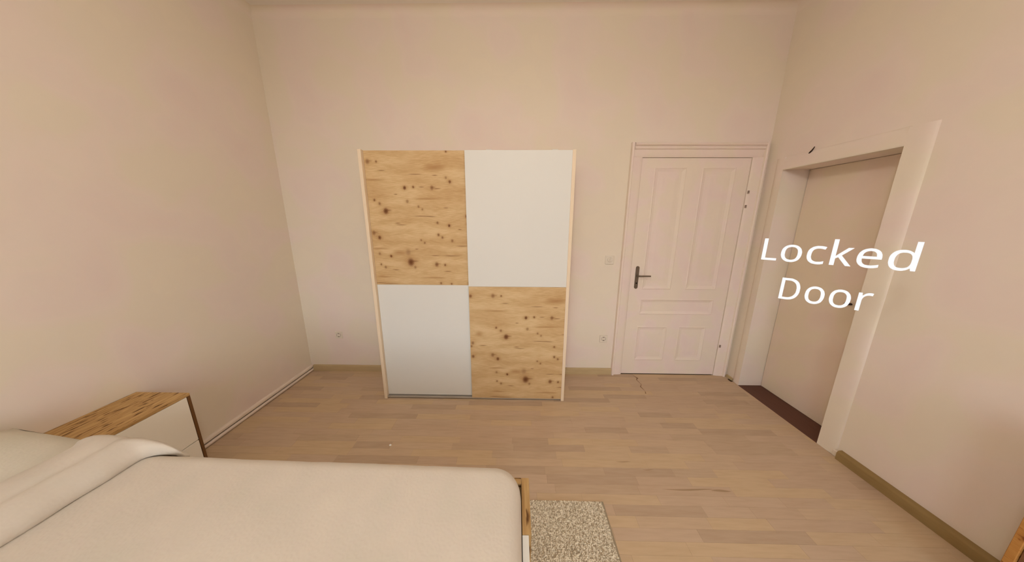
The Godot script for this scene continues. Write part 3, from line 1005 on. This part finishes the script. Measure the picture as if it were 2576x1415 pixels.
	var pz := -0.555
	for i in 25:
		var row := []
		for k in 48:
			var u := -1.0 + 2.0 * i / 24.0
			var g := TAU * k / 48.0
			var rr := pow(1.0 - pow(absf(u), 5.0), 0.5)
			var yy := sin(g) * rr
			var xx := cos(g) * maxf(pow(1.0 - pow(absf(u), 9.0), 0.4), 0.75) * (1.0 - 0.10 * cos(g * 2.0 + PI))
			var qx := px + xx * 0.190
			var qz := pz + u * 0.385
			row.append(Vector3(qx, maxf(0.704 - xx * 0.034 + yy * 0.070 + 0.003 * und.get_noise_2d(xx * 3.0, u * 6.0), bed_top(und, qx, qz) + 0.001), qz))
		rows.append(row)
	b = MB.new()
	b.sheet(rows, true)
	b.disc(rows[0][0].lerp(rows[0][24], 0.5), rows[0], Vector3(0, 0, -1))
	b.disc(rows[24][0].lerp(rows[24][24], 0.5), rows[24], Vector3(0, 0, 1))
	tag(obj("pillow", b, M.pillow, null, Vector3(px, 0.60, pz)), "cream pillow at the bed head behind the folded duvet", "pillow")


# height of the made-up mattress: a little fuller towards the head, faintly uneven
func bed_top(und: FastNoiseLite, x: float, z: float) -> float:
	return 0.600 + 0.038 * clampf(-x / 1.5, 0.0, 1.0) + 0.0035 * und.get_noise_2d(x * 2.4, z * 2.0) + 0.0022 * und.get_noise_2d(x * 6.0 + 9.0, z * 1.2)


# a point on a rounded rectangle of half sizes ex, ez and corner radius r, at share t of its length
func rounded(ex: float, ez: float, r: float, t: float) -> Vector2:
	r = minf(r, minf(ex, ez))
	var sx := 2.0 * (ex - r)
	var sz := 2.0 * (ez - r)
	var arc := 0.06    # share of the count in each corner
	var straight := 1.0 - 4.0 * arc
	# fixed shares, so that the rings line up
	var ax := straight * 0.29
	var az := straight * 0.21
	var segs := [[ax, 0], [arc, 1], [az, 2], [arc, 3], [ax, 4], [arc, 5], [az, 6], [arc, 7]]
	for s in segs:
		if t <= s[0] + 1e-9:
			var f: float = t / s[0]
			match s[1]:
				0: return Vector2(-sx / 2 + sx * f, -ez)
				1: return Vector2(sx / 2 + r * sin(PI / 2 * f), -sz / 2 - r * cos(PI / 2 * f))
				2: return Vector2(ex, -sz / 2 + sz * f)
				3: return Vector2(sx / 2 + r * cos(PI / 2 * f), sz / 2 + r * sin(PI / 2 * f))
				4: return Vector2(sx / 2 - sx * f, ez)
				5: return Vector2(-sx / 2 - r * sin(PI / 2 * f), sz / 2 + r * cos(PI / 2 * f))
				6: return Vector2(-ex, sz / 2 - sz * f)
				7: return Vector2(-sx / 2 - r * cos(PI / 2 * f), -sz / 2 - r * sin(PI / 2 * f))
		t -= s[0]
	return Vector2(-sx / 2, -ez)


func rug() -> void:
	var x0 := 0.0635
	var x1 := 0.5175
	var z0 := -1.2575
	var z1 := 0.60
	var b := MB.new()
	b.box(Vector3(x0, 0.0003, z0), Vector3(x1, 0.007, z1), 0.002)
	var r := thing("rug", "narrow beige flecked rug on the floor at the foot of the bed", "rug", Vector3((x0 + x1) * 0.5, 0, (z0 + z1) * 0.5))
	obj("backing", b, M.rug_back, r)
	# looped pile: small five-sided humps of yarn in mixed tones
	var tuft := MB.new()
	var ring0 := []
	var ring1 := []
	for k in 6:
		var g := TAU * k / 6
		ring0.append(Vector3(cos(g) * 0.0056, 0.0, sin(g) * 0.0036))
		ring1.append(Vector3(cos(g) * 0.0042, 0.0042, sin(g) * 0.0027))
	for k in 6:
		var k2 := (k + 1) % 6
		tuft.quad(ring0[k], ring0[k2], ring1[k2], ring1[k], ring0[k] + ring0[k2])
		tuft.flat(ring1[k], ring1[k2], Vector3(0, 0.0056, 0), Vector3.UP)
	var step := 0.0072
	var nx := int((x1 - x0 - 0.008) / step)
	var nz := int((z1 - z0 - 0.008) / step)
	var mm := MultiMesh.new()
	mm.transform_format = MultiMesh.TRANSFORM_3D
	mm.use_colors = true
	mm.mesh = tuft.mesh()
	mm.mesh.surface_set_material(0, M.pile)
	mm.instance_count = nx * nz
	var fl := FastNoiseLite.new()
	fl.seed = 77
	fl.frequency = 60.0
	for i in nx:
		for j in nz:
			var x := x0 + 0.004 + (i + 0.5) * step + rng.randf_range(-0.0018, 0.0018)
			var z := z0 + 0.004 + (j + 0.5) * step + rng.randf_range(-0.0018, 0.0018)
			var t := Transform3D(Basis(Vector3.UP, rng.randf() * TAU).scaled_local(Vector3.ONE * rng.randf_range(0.85, 1.2)), Vector3(x, 0.0062, z) - r.position)
			mm.set_instance_transform(i * nz + j, t)
			var k := clampf(0.5 + fl.get_noise_2d(x, z) * 1.1 + rng.randf_range(-0.35, 0.35), 0.0, 1.0)
			var c := Color(0.720, 0.650, 0.545).lerp(Color(0.960, 0.915, 0.830), pow(k, 0.6))
			mm.set_instance_color(i * nz + j, c.srgb_to_linear())
	var pile := MultiMeshInstance3D.new()
	pile.multimesh = mm
	put_in(pile, "pile", r)
	pile.set_meta("kind", "stuff")


func low_cabinet() -> void:
	var xf := 2.000
	var z0 := -0.860
	var z1 := 0.30
	var top := 0.78
	var w := thing("cabinet", "low cabinet with a bright pine frame and boards painted dark as shade, in the corner", "cabinet", Vector3(2.11, 0, -0.28))
	var b := MB.new()
	for q in [[z0, z0 + 0.024], [(z0 + z1) * 0.5 - 0.012, (z0 + z1) * 0.5 + 0.012], [z1 - 0.024, z1]]:
		b = MB.new()
		b.box(Vector3(xf, 0, q[0]), Vector3(xf + 0.020, top, q[1]), 0.002)
		obj("frame_post", b, M.cabinet_pine, w)
	for y in [0.04, top - 0.024]:
		b = MB.new()
		b.box(Vector3(xf + 0.001, y, z0 + 0.024), Vector3(xf + 0.019, y + 0.024, z1 - 0.024), 0.002)
		obj("frame_rail", b, M.cabinet_pine, w)
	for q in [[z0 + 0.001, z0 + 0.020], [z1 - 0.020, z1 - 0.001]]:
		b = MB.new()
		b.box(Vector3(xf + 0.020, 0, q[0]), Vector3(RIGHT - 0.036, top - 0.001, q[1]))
		obj("side_panel", b, M.cabinet_shaded, w)
	b = MB.new()
	b.box(Vector3(xf - 0.006, top, z0 - 0.004), Vector3(RIGHT - 0.002, top + 0.022, z1 + 0.006), 0.003)
	obj("top", b, M.cabinet_pine, w)
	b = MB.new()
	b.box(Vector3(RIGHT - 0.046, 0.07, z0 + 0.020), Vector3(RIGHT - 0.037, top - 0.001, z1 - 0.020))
	obj("back_panel", b, M.cabinet_shaded, w)
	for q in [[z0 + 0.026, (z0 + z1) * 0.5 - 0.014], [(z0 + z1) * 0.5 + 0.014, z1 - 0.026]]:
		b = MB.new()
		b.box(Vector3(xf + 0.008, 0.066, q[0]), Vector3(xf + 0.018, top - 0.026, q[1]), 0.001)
		var dr := obj("door", b, M.cabinet_shaded, w)
		b = MB.new()
		b.lathe(Vector3(xf + 0.008, 0.55, q[1] - 0.05), Vector3(-1, 0, 0), [[0.0, 0.006], [0.012, 0.006], [0.016, 0.013], [0.026, 0.011], [0.029, 0.0]], 16)
		obj("knob", b, M.bronze, dr)


# ------------------------------------------------------------------ fittings
func wall_socket(at: Vector3, label: String) -> void:
	var w := thing("wall_socket", label, "socket", at, "wall sockets in the wardrobe wall")
	var b := MB.new()
	b.box(at + Vector3(-0.040, -0.040, 0), at + Vector3(0.040, 0.040, 0.009), 0.004)
	obj("plate", b, M.plastic, w)
	b = MB.new()
	b.lathe(at + Vector3(0, 0, 0.009), Vector3(0, 0, 1), [[0.0, 0.0235], [0.0022, 0.0225], [0.0022, 0.0200], [0.0, 0.0195], [-0.007, 0.0185], [-0.007, 0.0]], 28)
	obj("well", b, M.socket_well, w)
	for s in [-1, 1]:
		b = MB.new()
		b.lathe(at + Vector3(s * 0.0095, 0, 0.0035), Vector3(0, 0, 1), [[0.0, 0.0032], [0.001, 0.0032], [0.001, 0.0]], 10)
		obj("pin_hole", b, M.black_gap, w)
	for s in [-1, 1]:
		b = MB.new()
		b.box(at + Vector3(-0.0055, s * 0.0165 - 0.004, 0.002), at + Vector3(0.0055, s * 0.0165 + 0.004, 0.0098), 0.001)
		obj("earth_clip", b, M.socket_dark, w)


func light_switch() -> void:
	var at := Vector3(0.917, 1.243, BACK)
	var w := thing("light_switch", "square cream light switch with a round knob beside the panelled door", "switch", at)
	var b := MB.new()
	b.box(at + Vector3(-0.043, -0.043, 0), at + Vector3(0.043, 0.043, 0.010), 0.004)
	obj("plate", b, M.plastic, w)
	b = MB.new()
	b.lathe(at + Vector3(0, 0.004, 0.010), Vector3(0, 0, 1), [[0.0, 0.024], [0.006, 0.023], [0.009, 0.020], [0.010, 0.0]], 28)
	obj("knob", b, M.plastic, w)
	b = MB.new()
	b.box(at + Vector3(-0.004, -0.014, 0.019), at + Vector3(0.004, 0.022, 0.026), 0.002)
	obj("grip", b, M.plastic, w)


func small_things() -> void:
	wall_socket(Vector3(0.921, 0.409, BACK), "cream wall socket between the wardrobe and the panelled door")
	wall_socket(Vector3(-1.888, 0.419, BACK), "cream wall socket in the corner beside the nightstand wall")
	light_switch()
	var b := MB.new()
	b.tube([Vector3(RIGHT + 0.01, 2.128, -2.273), Vector3(RIGHT - 0.006, 2.130, -2.270), Vector3(RIGHT - 0.012, 2.136, -2.258), Vector3(RIGHT - 0.013, 2.147, -2.246), Vector3(RIGHT - 0.011, 2.160, -2.239), Vector3(RIGHT - 0.010, 2.172, -2.234)], [0.004, 0.0045, 0.0055, 0.0050, 0.0038, 0.0022], 10)
	tag(obj("wire", b, M.wire, null, Vector3(RIGHT, 2.128, -2.273)), "short dark curled wire end sticking out above the recessed door", "wire")
	b = MB.new()
	b.sheet([[Vector3(-0.924, 0.0008, -1.640), Vector3(-0.919, 0.0008, -1.647), Vector3(-0.911, 0.0010, -1.646)], [Vector3(-0.921, 0.0030, -1.634), Vector3(-0.915, 0.0046, -1.638), Vector3(-0.906, 0.0030, -1.639)], [Vector3(-0.915, 0.0008, -1.628), Vector3(-0.909, 0.0012, -1.629), Vector3(-0.904, 0.0008, -1.633)]], false, Vector3.UP)
	tag(obj("paper_scrap", b, M.scrap, null, Vector3(-0.914, 0, -1.637)), "tiny white paper scrap alone on the parquet before the wardrobe", "scrap")


func sign_letters() -> void:
	# glowing words that hang in the air before the recessed door, turned to the middle of the room
	var az := deg_to_rad(-41.0)
	var rt := Vector3(-sin(az), 0, cos(az))
	var eye := Vector3(0, 1.6, 0)
	var k := 2.30 / 2.60
	var start := eye + Vector3(1.73889, -0.24951, -1.91677) * k
	var w := thing("floating_sign", "glowing white words Locked Door floating before the recessed doorway", "sign", start)
	w.basis = Basis(rt, Vector3.UP, rt.cross(Vector3.UP))
	var font := SystemFont.new()
	font.font_names = PackedStringArray(["Droid Sans"])
	var size := 64
	var em := 0.187 * k
	var px := em / size
	var probe := letter_mesh("L", font, size, px)
	var base := probe.get_aabb().position.y
	for line in [["Locked", 0.0, 0.0, 0.618 * k], ["Door", 0.128 * k, -0.2580 * k, 0.384 * k]]:
		var word := Node3D.new()
		put_in(word, "word", w)
		word.position = Vector3(line[1], line[2], 0)
		var text: String = line[0]
		var first := letter_mesh(text[0], font, size, px).get_aabb().position.x
		var last := letter_mesh(text[-1], font, size, px)
		var wide: float = font.get_string_size(text.left(-1), HORIZONTAL_ALIGNMENT_LEFT, -1, size).x * px + last.get_aabb().end.x - first
		var stretch: float = line[3] / wide
		for i in text.length():
			var o := MeshInstance3D.new()
			o.mesh = letter_mesh(text[i], font, size, px)
			o.mesh.material = M.lettering
			var x := font.get_string_size(text.left(i), HORIZONTAL_ALIGNMENT_LEFT, -1, size).x * px
			o.scale = Vector3(stretch, 1.10, 1.0)
			o.position = Vector3((x - first) * stretch, -base * 1.10, 0)
			put_in(o, "letter", word)


func letter_mesh(c: String, font: Font, size: int, px: float) -> TextMesh:
	var t := TextMesh.new()
	t.text = c
	t.font = font
	t.font_size = size
	t.pixel_size = px
	t.depth = 0.004
	t.curve_step = 0.5
	t.horizontal_alignment = HORIZONTAL_ALIGNMENT_LEFT
	t.vertical_alignment = VERTICAL_ALIGNMENT_BOTTOM
	return t


func ceiling_lamp() -> void:  # unseen lamp, globe form invented; place worked out from the lintel shadow
	var at := Vector3(0.0, HIGH, 0.05)
	var c := Vector3(at.x, 2.80, at.z)
	var w := thing("ceiling_lamp", "unseen round opal globe lamp hanging from the middle of the ceiling", "lamp", at)
	var b := MB.new()
	b.lathe(at, Vector3.DOWN, [[0.0, 0.06], [0.02, 0.06], [0.035, 0.02], [0.035, 0.0]], 24)
	obj("canopy", b, M.white, w)
	b = MB.new()
	b.tube([at + Vector3(0, -0.02, 0), c + Vector3(0, 0.14, 0)], [0.006], 10)
	obj("rod", b, M.white, w)
	var glow := plain(Color(0.95, 0.92, 0.86), 0.4)
	glow.emission_enabled = true
	glow.emission = Color(1.0, 0.93, 0.82)
	glow.emission_energy_multiplier = 1.2
	b = MB.new()
	var pr := []
	for i in 17:
		var g := PI * i / 16.0
		pr.append([-0.15 * cos(g), 0.15 * sin(g)])
	b.lathe(c, Vector3.UP, pr, 32)
	obj("globe_shade", b, glow, w)
	var l := OmniLight3D.new()
	l.light_color = lamp_color()
	l.light_energy = lamp_energy
	l.light_size = 0.14
	l.omni_range = 12.0
	l.omni_attenuation = 2.0
	l.shadow_enabled = true
	l.position = c - at
	put_in(l, "lamp_light", w)


func lamp_color() -> Color:
	return Color(1.0, 0.985, 0.96)


# ------------------------------------------------------------------
func _ready() -> void:
	var cam := Camera3D.new()
	cam.name = "camera"
	cam.fov = rad_to_deg(2.0 * atan(707.5 / 671.334))
	cam.near = 0.02
	cam.far = 60.0
	cam.transform = Transform3D(Basis(Vector3.UP, deg_to_rad(0.93215)) * Basis(Vector3.RIGHT, deg_to_rad(-12.38532)) * Basis(Vector3.BACK, deg_to_rad(0.23404)), Vector3(0, 1.6, 0))
	add_child(cam)
	cam.current = true

	var env := Environment.new()
	env.background_mode = Environment.BG_SKY
	var sky := ProceduralSkyMaterial.new()
	sky.sky_top_color = Color(0.86, 0.92, 0.97)
	sky.sky_horizon_color = Color(0.90, 0.93, 0.96)
	sky.ground_horizon_color = Color(0.60, 0.59, 0.58)
	sky.ground_bottom_color = Color(0.35, 0.34, 0.33)
	env.sky = Sky.new()
	env.sky.sky_material = sky
	env.background_energy_multiplier = 7.4
	env.tonemap_mode = Environment.TONE_MAPPER_LINEAR
	env.tonemap_exposure = 1.0
	env.sdfgi_enabled = true
	env.ssao_enabled = true
	env.ssil_enabled = true
	var we := WorldEnvironment.new()
	we.name = "environment"
	we.environment = env
	add_child(we)

	rng.seed = 20
	materials()
	ceiling_lamp()
	room()
	wardrobe()
	bed()
	nightstand()
	rug()
	low_cabinet()
	sign_letters()
	small_things()
